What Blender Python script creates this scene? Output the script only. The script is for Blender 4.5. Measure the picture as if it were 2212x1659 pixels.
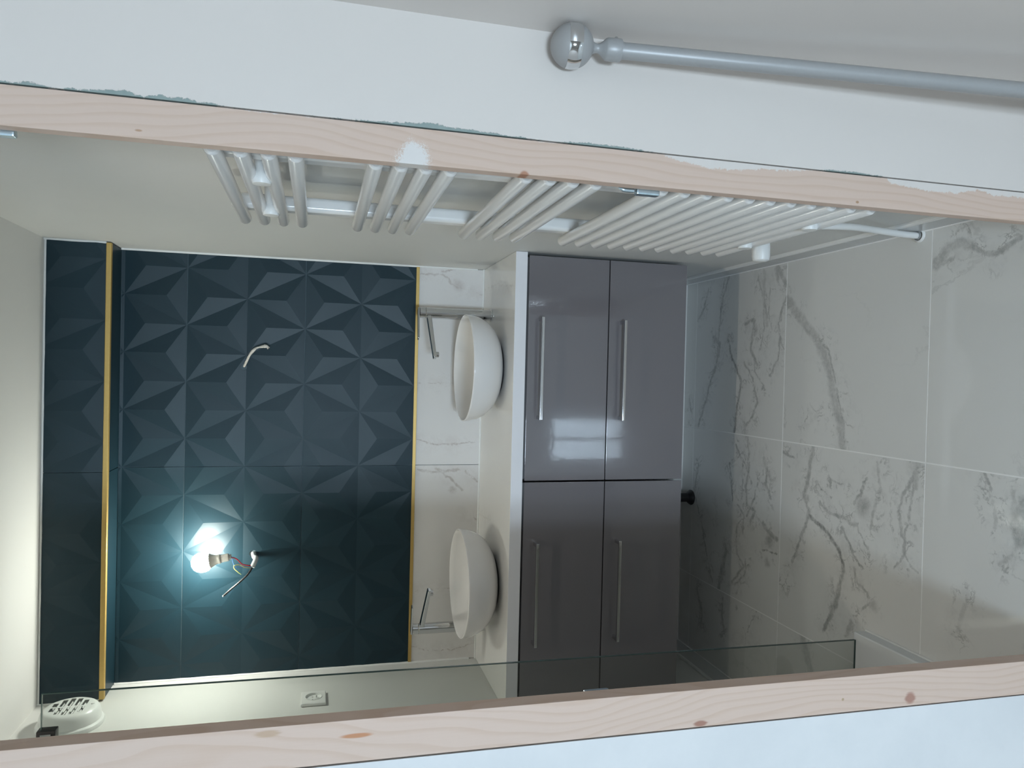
import bpy, bmesh, math, random
from mathutils import Vector, Matrix
random.seed(7)
for o in list(bpy.data.objects): bpy.data.objects.remove(o)
scene = bpy.context.scene
col = scene.collection

# ------------------------------------------------------------------ camera
F, CX, CH = 1614.426, 0.35432, 1.49298
PITCH, YAW, ROLL = 0.25562, -0.01374, -0.02054
cy_, sy_ = math.cos(YAW), math.sin(YAW)
cp_, sp_ = math.cos(PITCH), math.sin(PITCH)
cr_, sr_ = math.cos(ROLL), math.sin(ROLL)
r0 = Vector((cy_, -sy_, 0)); f0 = Vector((sy_, cy_, 0)); zz = Vector((0, 0, 1))
fwd = cp_ * f0 - sp_ * zz
up0 = sp_ * f0 + cp_ * zz
right = cr_ * r0 - sr_ * up0
upv = sr_ * r0 + cr_ * up0
CAM = Vector((CX, 0, CH))
cam_data = bpy.data.cameras.new('camera')
cam = bpy.data.objects.new('camera', cam_data); col.objects.link(cam)
cam_data.sensor_fit = 'HORIZONTAL'; cam_data.sensor_width = 36.0
cam_data.lens = F / 2212 * 36.0
cam_data.clip_start = 0.02; cam_data.clip_end = 100
m = Matrix.Identity(4)                      # the phone was held on its side: picture top = the room's right
m.col[0][:3] = -upv; m.col[1][:3] = right; m.col[2][:3] = -fwd; m.col[3][:3] = CAM
cam.matrix_world = m
scene.camera = cam

def on(u, v, ax, val):
    """photo pixel -> the point of the plane (axis ax = val) it looks at"""
    xr = (1659 - v - 829.5) / F; ur = -(u - 1106) / F
    d = fwd + right * xr + upv * ur
    return CAM + d * ((val - CAM[ax]) / d[ax])

# ------------------------------------------------------------------ world and view
world = bpy.data.worlds.new('sky'); scene.world = world
world.use_nodes = True
bg = world.node_tree.nodes['Background']
bg.inputs[0].default_value = (0.68, 0.84, 1.0, 1)
bg.inputs[1].default_value = 135.0
vs = scene.view_settings
vs.view_transform = 'Standard'; vs.look = 'None'; vs.exposure = 0.0; vs.gamma = 1.0
vs.use_curve_mapping = False
BULB_STRENGTH = 270.0
SPOT_STRENGTH = 560.0

# room numbers (metres)
R, L = 0.7553, -0.7553            # bathroom side walls
YB = 2.8463                       # vanity wall
YS = 2.7029                       # bulkhead front
ZC = 2.348                        # ceiling
YD, YD2 = 1.10, 1.20              # partition with the doorway: front and back
HX, HXL, HY = 0.878, -1.70, -2.90 # hall side walls and rear wall
WX0, WX1, WZ0, WZ1 = -0.57, -0.10, 0.95, 1.80   # window opening in the rear wall

# portal in the window opening (only guides the sky light)
pl = bpy.data.lights.new('window_rear_offscreen', 'AREA'); pl.shape = 'RECTANGLE'
pl.size = WX1 - WX0; pl.size_y = WZ1 - WZ0; pl.cycles.is_portal = True
po = bpy.data.objects.new('window_rear_offscreen', pl); col.objects.link(po)
po.location = ((WX0 + WX1) / 2, HY - 0.02, (WZ0 + WZ1) / 2); po.rotation_euler = (math.pi / 2, 0, 0)


# ------------------------------------------------------------------ node helpers
class N:
    def __init__(s, name):
        s.mat = bpy.data.materials.new(name); s.mat.use_nodes = True
        s.nt = s.mat.node_tree
        s.b = s.nt.nodes['Principled BSDF']; s.out = s.nt.nodes['Material Output']
    def n(s, t): return s.nt.nodes.new(t)
    def lk(s, a, b): s.nt.links.new(a, b)
    def put(s, sock, v):
        if hasattr(v, 'links') or hasattr(v, 'is_output'): s.lk(v, sock)
        elif v is not None: sock.default_value = v
    def math(s, op, a, b=None, c=None, clamp=False):
        n = s.n('ShaderNodeMath'); n.operation = op; n.use_clamp = clamp
        for i, v in enumerate((a, b, c)):
            if v is not None: s.put(n.inputs[i], v)
        return n.outputs[0]
    def vm(s, op, a, b=None, scale=None, out=0):
        n = s.n('ShaderNodeVectorMath'); n.operation = op
        s.put(n.inputs[0], a)
        if b is not None: s.put(n.inputs[1], b)
        if scale is not None: s.put(n.inputs['Scale'], scale)
        return n.outputs[1] if op in ('DOT_PRODUCT', 'LENGTH', 'DISTANCE') else n.outputs[0]
    def pos(s): return s.n('ShaderNodeNewGeometry').outputs['Position']
    def noise(s, vec, scale, detail=4, rough=0.55, color=False, dist=0.0):
        n = s.n('ShaderNodeTexNoise'); s.put(n.inputs['Vector'], vec)
        n.inputs['Scale'].default_value = scale; n.inputs['Detail'].default_value = detail
        n.inputs['Roughness'].default_value = rough; n.inputs['Distortion'].default_value = dist
        return n.outputs['Color' if color else 'Fac']
    def ramp(s, v, a, b, o0=0.0, o1=1.0, smooth=True):
        n = s.n('ShaderNodeMapRange'); n.interpolation_type = 'SMOOTHSTEP' if smooth else 'LINEAR'
        s.put(n.inputs[0], v); n.inputs[1].default_value = a; n.inputs[2].default_value = b
        n.inputs[3].default_value = o0; n.inputs[4].default_value = o1
        return n.outputs[0]
    def mix(s, f, a, b):
        n = s.n('ShaderNodeMix'); n.data_type = 'RGBA'
        s.put(n.inputs[0], f)
        s.put(n.inputs[6], a if hasattr(a, 'links') else (*a, 1)); s.put(n.inputs[7], b if hasattr(b, 'links') else (*b, 1))
        return n.outputs[2]
    def sep(s, v):
        n = s.n('ShaderNodeSeparateXYZ'); s.lk(v, n.inputs[0]); return n.outputs
    def comb(s, x, y, z):
        n = s.n('ShaderNodeCombineXYZ')
        for i, v in enumerate((x, y, z)): s.put(n.inputs[i], v)
        return n.outputs[0]
    def curve(s, v, pts, lo, hi):
        """float curve over v in [lo, hi]; values may be negative (stored shifted)"""
        n = s.n('ShaderNodeFloatCurve'); mp = n.mapping; c = mp.curves[0]
        mn = min(p[1] for p in pts); mx = max(p[1] for p in pts)
        P = sorted(((p[0] - lo) / (hi - lo), (p[1] - mn) / (mx - mn)) for p in pts)
        c.points[0].location = P[0]; c.points[1].location = P[-1]
        for p in P[1:-1]: c.points.new(*p)
        for p in c.points: p.handle_type = 'VECTOR'
        mp.update()
        s.lk(s.ramp(v, lo, hi, smooth=False), n.inputs['Value'])
        return s.math('MULTIPLY_ADD', n.outputs[0], mx - mn, mn)
    def bump(s, h, strength, dist=0.001):
        n = s.n('ShaderNodeBump'); n.inputs['Strength'].default_value = strength
        n.inputs['Distance'].default_value = dist; s.lk(h, n.inputs['Height'])
        s.lk(n.outputs[0], s.b.inputs['Normal'])
    def set(s, color=None, rough=None, metal=None, spec=None, coat=None, coat_rough=None):
        for k, v in (('Base Color', color), ('Roughness', rough), ('Metallic', metal), ('Specular IOR Level', spec), ('Coat Weight', coat), ('Coat Roughness', coat_rough)):
            if v is None: continue
            if k == 'Base Color' and not hasattr(v, 'links'): v = (*v, 1)
            s.put(s.b.inputs[k], v)
        return s.mat

def plain(name, color, rough=0.5, metal=0.0, spec=0.5, var=0.04, scale=30.0, bump=0.0, coat=None):
    k = N(name)
    f = k.noise(k.pos(), scale, 3)
    c = k.mix(f, [x * (1 - var) for x in color], [min(1, x * (1 + var)) for x in color])
    k.set(c, rough, metal, spec, coat)
    if bump: k.bump(k.noise(k.pos(), scale * 6, 4), bump, 0.0006)
    return k.mat

M = {}
M['wall'] = plain('white_wall_paint', (0.70, 0.695, 0.67), 0.55, spec=0.3, var=0.02, scale=5, bump=0.15)
M['hall'] = plain('hall_wall_paint', (0.71, 0.655, 0.61), 0.45, spec=0.35, var=0.025, scale=3, bump=0.12)
M['ceil'] = plain('ceiling_paint', (0.70, 0.695, 0.67), 0.7, spec=0.2, var=0.015, scale=4, bump=0.1)
M['grout'] = plain('white_grout', (0.86, 0.855, 0.84), 0.8, spec=0.2, var=0.05, scale=60)
M['dgrout'] = plain('grey_grout', (0.11, 0.15, 0.17), 0.8, spec=0.2, var=0.06, scale=60)
M['silicone'] = plain('white_silicone', (0.80, 0.80, 0.78), 0.4, var=0.03, scale=90)
M['gold'] = plain('gold_trim_metal', (0.52, 0.35, 0.11), 0.42, metal=0.45, var=0.05, scale=90)
M['chrome'] = plain('chrome', (0.66, 0.67, 0.68), 0.06, metal=1.0, var=0.01)
M['chrome_bar'] = plain('polished_handle_steel', (0.62, 0.62, 0.63), 0.08, metal=1.0, var=0.01)
M['zinc'] = plain('zinc_plated_steel', (0.55, 0.66, 0.72), 0.28, metal=0.9, var=0.1, scale=120)
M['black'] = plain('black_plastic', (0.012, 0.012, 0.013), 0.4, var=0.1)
M['ceramic'] = plain('white_glazed_ceramic', (0.80, 0.775, 0.755), 0.02, var=0.01, scale=4)
M['enamel'] = plain('white_enamel', (0.82, 0.815, 0.80), 0.22, var=0.015, scale=6, coat=0.3)
M['plastic'] = plain('white_plastic', (0.80, 0.80, 0.78), 0.35, var=0.015)
M['vent'] = plain('vent_plastic', (0.78, 0.79, 0.77), 0.28, var=0.015)
M['mortar'] = plain('grey_mortar', (0.36, 0.36, 0.35), 0.9, spec=0.1, var=0.1)
M['stud'] = plain('raw_timber', (0.46, 0.34, 0.24), 0.8, spec=0.1, var=0.1)
M['lacquer_white'] = plain('white_lacquer_edge', (0.78, 0.77, 0.79), 0.4, var=0.01)
M['silver'] = plain('silver_painted_metal', (0.37, 0.37, 0.37), 0.40, metal=0.15, var=0.04, scale=260, bump=0.05)
M['silver_matt'] = plain('matt_silver_metal', (0.38, 0.375, 0.37), 0.5, metal=0.15, var=0.03, scale=200)
M['carcass'] = plain('grey_carcass_board', (0.17, 0.16, 0.165), 0.4)
M['red'] = plain('red_wire', (0.65, 0.03, 0.05), 0.4)
M['blue'] = plain('blue_wire', (0.10, 0.22, 0.50), 0.4)
M['yellow'] = plain('yellow_green_wire', (0.62, 0.60, 0.16), 0.4)
M['conduit'] = plain('grey_conduit', (0.50, 0.53, 0.53), 0.5, var=0.2, scale=140)
M['cable'] = plain('plaster_smeared_cable', (0.60, 0.56, 0.50), 0.7, var=0.5, scale=160)
M['bulb_base'] = plain('cream_plastic', (0.62, 0.60, 0.54), 0.4)
M['baseboard'] = plain('grey_baseboard_tile', (0.57, 0.575, 0.57), 0.25, var=0.06, scale=6)
M['tray'] = plain('white_shower_tray', (0.76, 0.78, 0.78), 0.3, var=0.01)

# glossy grey drawer lacquer with a light orange peel
k = N('grey_gloss_lacquer')
k.set((0.170, 0.160, 0.170), 0.10, spec=0.5, coat=0.8, coat_rough=0.015)
n_ = k.noise(k.pos(), 70, 2)
bn = k.n('ShaderNodeBump'); bn.inputs['Strength'].default_value = 0.10; bn.inputs['Distance'].default_value = 0.0006
k.lk(n_, bn.inputs['Height']); k.lk(bn.outputs[0], k.b.inputs['Normal']); k.lk(bn.outputs[0], k.b.inputs['Coat Normal'])
M['drawer'] = k.mat

# dark teal relief tile
k = N('dark_teal_tile')
c = k.mix(k.noise(k.pos(), 8, 3), (0.0082, 0.0265, 0.0375), (0.0100, 0.0305, 0.0425))
k.set(c, 0.42, spec=0.30); M['teal'] = k.mat

# light emitters
def emitter(name, color, strength):
    k = N(name); k.set((0.9, 0.9, 0.9), 0.4)
    k.b.inputs['Emission Color'].default_value = (*color, 1); k.b.inputs['Emission Strength'].default_value = strength
    return k.mat
M['bulb'] = emitter('lit_bulb', (0.97, 1.0, 0.90), BULB_STRENGTH)
M['spot'] = emitter('lit_spot_lens', (1.0, 0.90, 0.77), SPOT_STRENGTH)

# clear sheet glass: passes light with a tint, reflects by fresnel
def sheet_glass(name, tint):
    k = N(name); nt = k.nt; nt.nodes.remove(k.b)
    t = k.n('ShaderNodeBsdfTransparent'); t.inputs[0].default_value = (*tint, 1)
    g = k.n('ShaderNodeBsdfGlossy'); g.inputs['Roughness'].default_value = 0.0
    fr = k.n('ShaderNodeFresnel'); fr.inputs[0].default_value = 1.45
    mx = k.n('ShaderNodeMixShader')
    k.lk(fr.outputs[0], mx.inputs[0]); k.lk(t.outputs[0], mx.inputs[1]); k.lk(g.outputs[0], mx.inputs[2])
    k.lk(mx.outputs[0], k.out.inputs[0])
    return k.mat
M['glass'] = sheet_glass('shower_glass', (0.885, 0.90, 0.888))
M['glass_edge'] = plain('green_glass_edge', (0.05, 0.085, 0.08), 0.15, var=0.05)
M['pane'] = sheet_glass('window_glass', (0.97, 0.98, 0.98))

# ---- marble porcelain
def marble(name, base, veins, blobs=(), rough=0.10, ambient=0.35, seed=0.0, vein_col=(0.26, 0.26, 0.25), spec=0.5, cloud=0.03, tangle=0.65):
    """veins: (points [(x,y,z)..], half width, strength); thin background veins come from noise"""
    k = N(name)
    p0 = k.pos()
    w1 = k.vm('SCALE', k.vm('SUBTRACT', k.noise(p0, 9, 4, 0.6, True), (0.5, 0.5, 0.5)), scale=0.030)
    w2 = k.vm('SCALE', k.vm('SUBTRACT', k.noise(p0, 38, 6, 0.7, True), (0.5, 0.5, 0.5)), scale=0.026)
    p = k.vm('ADD', k.vm('ADD', p0, w1), w2)
    acc = None; near = None
    for pts, w, st in veins:
        best = None
        for a, b in zip(pts[:-1], pts[1:]):
            ab = (b[0] - a[0], b[1] - a[1], b[2] - a[2]); l2 = sum(x * x for x in ab) or 1e-9
            ap = k.vm('SUBTRACT', p, tuple(a))
            t = k.math('DIVIDE', k.vm('DOT_PRODUCT', ap, ab), l2, clamp=True)
            d = k.vm('LENGTH', k.vm('SUBTRACT', ap, k.vm('SCALE', ab, scale=t)))
            best = d if best is None else k.math('MINIMUM', best, d)
        v = k.ramp(best, 0.25 * w, w, st, 0.0)
        acc = v if acc is None else k.math('MAXIMUM', acc, v)
        near = best if near is None else k.math('MINIMUM', near, best)
    for c, r, st in blobs:
        d = k.vm('DISTANCE', p, tuple(c)); v = k.ramp(d, 0.2 * r, r, st, 0.0)
        acc = v if acc is None else k.math('MAXIMUM', acc, v)
    ps = k.vm('ADD', p, (seed, seed * 1.7, seed * 0.6))
    if acc is not None:
        acc = k.math('MULTIPLY', acc, k.ramp(k.noise(p0, 30, 6, 0.75), 0.28, 0.66, 0.40, 1.65))
        # finer veinlets tangled around the main veins
        n1 = k.noise(ps, 13, 5, 0.6, dist=1.2)
        rd = k.ramp(k.math('ABSOLUTE', k.math('SUBTRACT', n1, 0.5)), 0.0, 0.035, tangle, 0.0)
        rd = k.math('MULTIPLY', rd, k.ramp(near, 0.010, 0.065, 1.0, 0.0))
        rd = k.math('MULTIPLY', rd, k.ramp(k.noise(p0, 17, 3, 0.6), 0.42, 0.62))
        sm = k.math('MULTIPLY', k.ramp(near, 0.0, 0.060, 0.16, 0.0), k.ramp(k.noise(p0, 22, 5, 0.65), 0.45, 0.65))
        acc = k.math('MAXIMUM', acc, k.math('MAXIMUM', rd, sm))
    nz = k.noise(ps, 2.6, 6, 0.62, dist=0.6)
    thin = k.ramp(k.math('ABSOLUTE', k.math('SUBTRACT', nz, 0.5)), 0.0, 0.014, ambient, 0.0)
    thin = k.math('MULTIPLY', thin, k.ramp(k.noise(ps, 2.1, 2), 0.50, 0.66))
    f = thin if acc is None else k.math('MAXIMUM', acc, thin)
    f = k.math('ADD', f, k.math('MULTIPLY', k.noise(ps, 4.5, 3), cloud), clamp=True)
    k.set(k.mix(f, base, vein_col), rough, spec=spec)
    return k.mat

# ---- pine with grain along z
def pine(name, x_in, x_out, paint, knots, tone=1.0, seed=0.0, splat=None):
    k = N(name); p = k.pos(); x, y, z = k.sep(p)
    warp = k.noise(k.comb(k.math('MULTIPLY', x, 7), k.math('MULTIPLY', y, 7), k.math('MULTIPLY_ADD', z, 2.3, seed)), 1.0, 2, 0.4)
    d = k.math('ADD', k.math('MULTIPLY', x, 62.0), k.math('MULTIPLY', warp, 10.0))
    saw = k.math('FRACT', d)
    line = k.math('MULTIPLY', k.ramp(saw, 0.45, 0.90), k.ramp(saw, 0.93, 1.0, 1.0, 0.0))
    fine = k.noise(k.comb(k.math('MULTIPLY', x, 420), k.math('MULTIPLY', y, 420), k.math('MULTIPLY', z, 9)), 1.0, 3)
    fac = k.math('ADD', k.math('MULTIPLY', line, 0.34), k.math('MULTIPLY', k.math('SUBTRACT', fine, 0.5), 0.30), clamp=True)
    lt = [v * tone for v in (0.65, 0.495, 0.41)]; dk = [v * tone for v in (0.53, 0.355, 0.25)]
    c = k.mix(fac, lt, dk)
    big = k.noise(k.comb(k.math('MULTIPLY', x, 6), 0.0, k.math('MULTIPLY_ADD', z, 1.4, seed)), 1.0, 2)
    c = k.mix(k.ramp(big, 0.45, 0.75, 0.0, 0.35), c, [v * tone for v in (0.64, 0.51, 0.43)])
    for kx, kz, rx, rz, kc in knots:
        dx = k.math('DIVIDE', k.math('SUBTRACT', x, kx), rx); dz = k.math('DIVIDE', k.math('SUBTRACT', z, kz), rz)
        rr = k.math('SQRT', k.math('ADD', k.math('MULTIPLY', dx, dx), k.math('MULTIPLY', dz, dz)))
        rr = k.math('ADD', rr, k.math('MULTIPLY', k.math('SUBTRACT', fine, 0.5), 0.6))
        c = k.mix(k.ramp(rr, 0.55, 1.1, 0.9, 0.0), c, kc)
    rag = k.math('MULTIPLY', k.math('SUBTRACT', k.noise(p, 70, 8, 0.85), 0.5), 0.024)
    if paint:
        off = k.curve(z, paint, 0.15, 2.0)
        dist = k.math('ABSOLUTE', k.math('SUBTRACT', x, x_out))
        e = k.math('ADD', k.math('ADD', dist, off), rag)
        c = k.mix(k.ramp(e, 0.0, 0.0012, 1.0, 0.0), c, (0.71, 0.655, 0.61))
    if splat:
        sx, sz, rx, rz = splat
        dx = k.math('DIVIDE', k.math('SUBTRACT', x, sx), rx); dz = k.math('DIVIDE', k.math('SUBTRACT', z, sz), rz)
        rr = k.math('SQRT', k.math('ADD', k.math('MULTIPLY', dx, dx), k.math('MULTIPLY', dz, dz)))
        rr = k.math('ADD', rr, k.math('MULTIPLY', k.math('SUBTRACT', k.noise(p, 520, 5, 0.9), 0.5), 2.6))
        rr = k.math('ADD', rr, k.math('MULTIPLY', k.math('SUBTRACT', k.noise(p, 40, 3), 0.5), 0.9))
        c = k.mix(k.ramp(rr, 0.95, 1.02, 1.0, 0.0), c, (0.73, 0.69, 0.66))
    k.set(c, 0.55, spec=0.3); k.bump(fine, 0.12, 0.0006)
    return k.mat

# ------------------------------------------------------------------ mesh helpers
def bm_box(bm, x0, x1, y0, y1, z0, z1, bev=0.0, seg=2):
    r = bmesh.ops.create_cube(bm, size=1.0)
    vsx = r['verts']
    for v in vsx:
        v.co = Vector(((x0 + x1) / 2 + v.co.x * (x1 - x0), (y0 + y1) / 2 + v.co.y * (y1 - y0), (z0 + z1) / 2 + v.co.z * (z1 - z0)))
    if bev > 0:
        es = list({e for v in vsx for e in v.link_edges})
        bmesh.ops.bevel(bm, geom=es, offset=bev, segments=seg, profile=0.5, affect='EDGES')
    return bm

def bm_lathe(bm, prof, origin=(0, 0, 0), axis=(0, 0, 1), seg=48, sx=1.0, sy=1.0):
    """profile of (radius, height) turned about axis"""
    ax = Vector(axis).normalized(); q = Vector((0, 0, 1)).rotation_difference(ax); o = Vector(origin)
    rings = []
    for r, h in prof:
        if r < 1e-6: rings.append([bm.verts.new(o + q @ Vector((0, 0, h)))])
        else: rings.append([bm.verts.new(o + q @ Vector((sx * r * math.cos(2 * math.pi * i / seg), sy * r * math.sin(2 * math.pi * i / seg), h))) for i in range(seg)])
    for a, b in zip(rings[:-1], rings[1:]):
        for i in range(seg):
            j = (i + 1) % seg
            if len(a) == 1 and len(b) == 1: continue
            if len(a) == 1: bm.faces.new((a[0], b[i], b[j]))
            elif len(b) == 1: bm.faces.new((a[i], b[0], a[j]))
            else: bm.faces.new((a[i], b[i], b[j], a[j]))
    return bm

def smooth_path(pts, n=6):
    P = [Vector(p) for p in pts]
    if len(P) < 3: return P
    out = []
    for i in range(len(P) - 1):
        a = P[max(i - 1, 0)]; b = P[i]; c = P[i + 1]; d = P[min(i + 2, len(P) - 1)]
        for k_ in range(n):
            t = k_ / n
            out.append(0.5 * ((2 * b) + (c - a) * t + (2 * a - 5 * b + 4 * c - d) * t * t + (3 * b - a - 3 * c + d) * t ** 3))
    out.append(P[-1]); return out

def bm_tube(bm, pts, rad, seg=16, n=6, cap=True, flat=1.0):
    P = smooth_path(pts, n); rings = []
    up = Vector((0, 0, 1))
    t0 = (P[1] - P[0]).normalized()
    if abs(t0.dot(up)) > 0.9: up = Vector((1, 0, 0))
    s = t0.cross(up).normalized()
    for i, p in enumerate(P):
        t = (P[min(i + 1, len(P) - 1)] - P[max(i - 1, 0)]).normalized()
        s = (s - t * s.dot(t)).normalized(); w = t.cross(s)
        r = rad(i / (len(P) - 1)) if callable(rad) else rad
        rings.append([bm.verts.new(p + (s * math.cos(2 * math.pi * j / seg) + w * flat * math.sin(2 * math.pi * j / seg)) * r) for j in range(seg)])
    for a, b in zip(rings[:-1], rings[1:]):
        for j in range(seg):
            bm.faces.new((a[j], a[(j + 1) % seg], b[(j + 1) % seg], b[j]))
    if cap:
        bm.faces.new(list(reversed(rings[0]))); bm.faces.new(rings[-1])
    return bm

def punch(bm, co, ua, va, poly, ok):
    """cut a convex opening (poly in the plane axes ua, va about co) out of the faces that pass ok"""
    co = Vector(co); ua = Vector(ua); va = Vector(va); nrm = ua.cross(va)
    P = [co + ua * a + va * b for a, b in poly]
    mid = sum(P, Vector()) / len(P); pl_ = []
    for a, b in zip(P, P[1:] + P[:1]):
        n2 = (b - a).cross(nrm).normalized()
        if n2.dot(mid - a) > 0: n2 = -n2
        pl_.append((a, n2))
    for a, n2 in pl_:
        bm.normal_update()
        fs = [f for f in bm.faces if ok(f)]
        g = list({v for f in fs for v in f.verts}) + list({e for f in fs for e in f.edges}) + fs
        bmesh.ops.bisect_plane(bm, geom=g, dist=1e-6, plane_co=a, plane_no=n2)
    bm.normal_update()
    kill = [f for f in bm.faces if ok(f) and all((f.calc_center_median() - a).dot(n2) < 0 for a, n2 in pl_)]
    bmesh.ops.delete(bm, geom=kill, context='FACES')

def ngon(rad, n, a0=0.0): return [(rad * math.cos(2 * math.pi * i / n + a0), rad * math.sin(2 * math.pi * i / n + a0)) for i in range(n)]

def finish(bm, name, mat, parent=None, smooth=False, angle=35, wn=False):
    bmesh.ops.recalc_face_normals(bm, faces=bm.faces[:])
    if smooth:
        lim = math.radians(angle)
        for f in bm.faces: f.smooth = True
        for e in bm.edges:
            if len(e.link_faces) == 2 and e.calc_face_angle(0) > lim: e.smooth = False
    me = bpy.data.meshes.new(name); bm.to_mesh(me); bm.free()
    me.materials.append(mat)
    o = bpy.data.objects.new(name, me); col.objects.link(o)
    if wn:
        w_ = o.modifiers.new('weighted_normals', 'WEIGHTED_NORMAL'); w_.keep_sharp = True; w_.weight = 100
    if parent is not None: attach(o, parent)
    return o

def attach(o, parent):
    """parent without moving: meshes carry room coordinates, only top-level empties are placed"""
    o.parent = parent
    if parent.parent is None:
        o.matrix_parent_inverse = Matrix.LocRotScale(parent.location, parent.rotation_euler, parent.scale).inverted()

def box(name, mat, x0, x1, y0, y1, z0, z1, parent=None, bev=0.0, seg=2):
    return finish(bm_box(bmesh.new(), x0, x1, y0, y1, z0, z1, bev, seg), name, mat, parent, smooth=bev > 0, wn=bev > 0)

def tag(o, label, cat, group=None, kind=None):
    o['label'] = label; o['category'] = cat
    if group: o['group'] = group
    if kind: o['kind'] = kind
    return o

def empty(name, loc, label, cat, group=None, kind=None):
    o = bpy.data.objects.new(name, None); col.objects.link(o); o.location = loc
    o.empty_display_size = 0.05
    return tag(o, label, cat, group, kind)

# ================================================================== FLOOR
floor = box('floor', M['grout'], HXL, HX, HY, YB + 0.05, -0.06, -0.0005)
tag(floor, 'white marble-look tiled floor with pale grout', 'floor', kind='structure')

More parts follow.
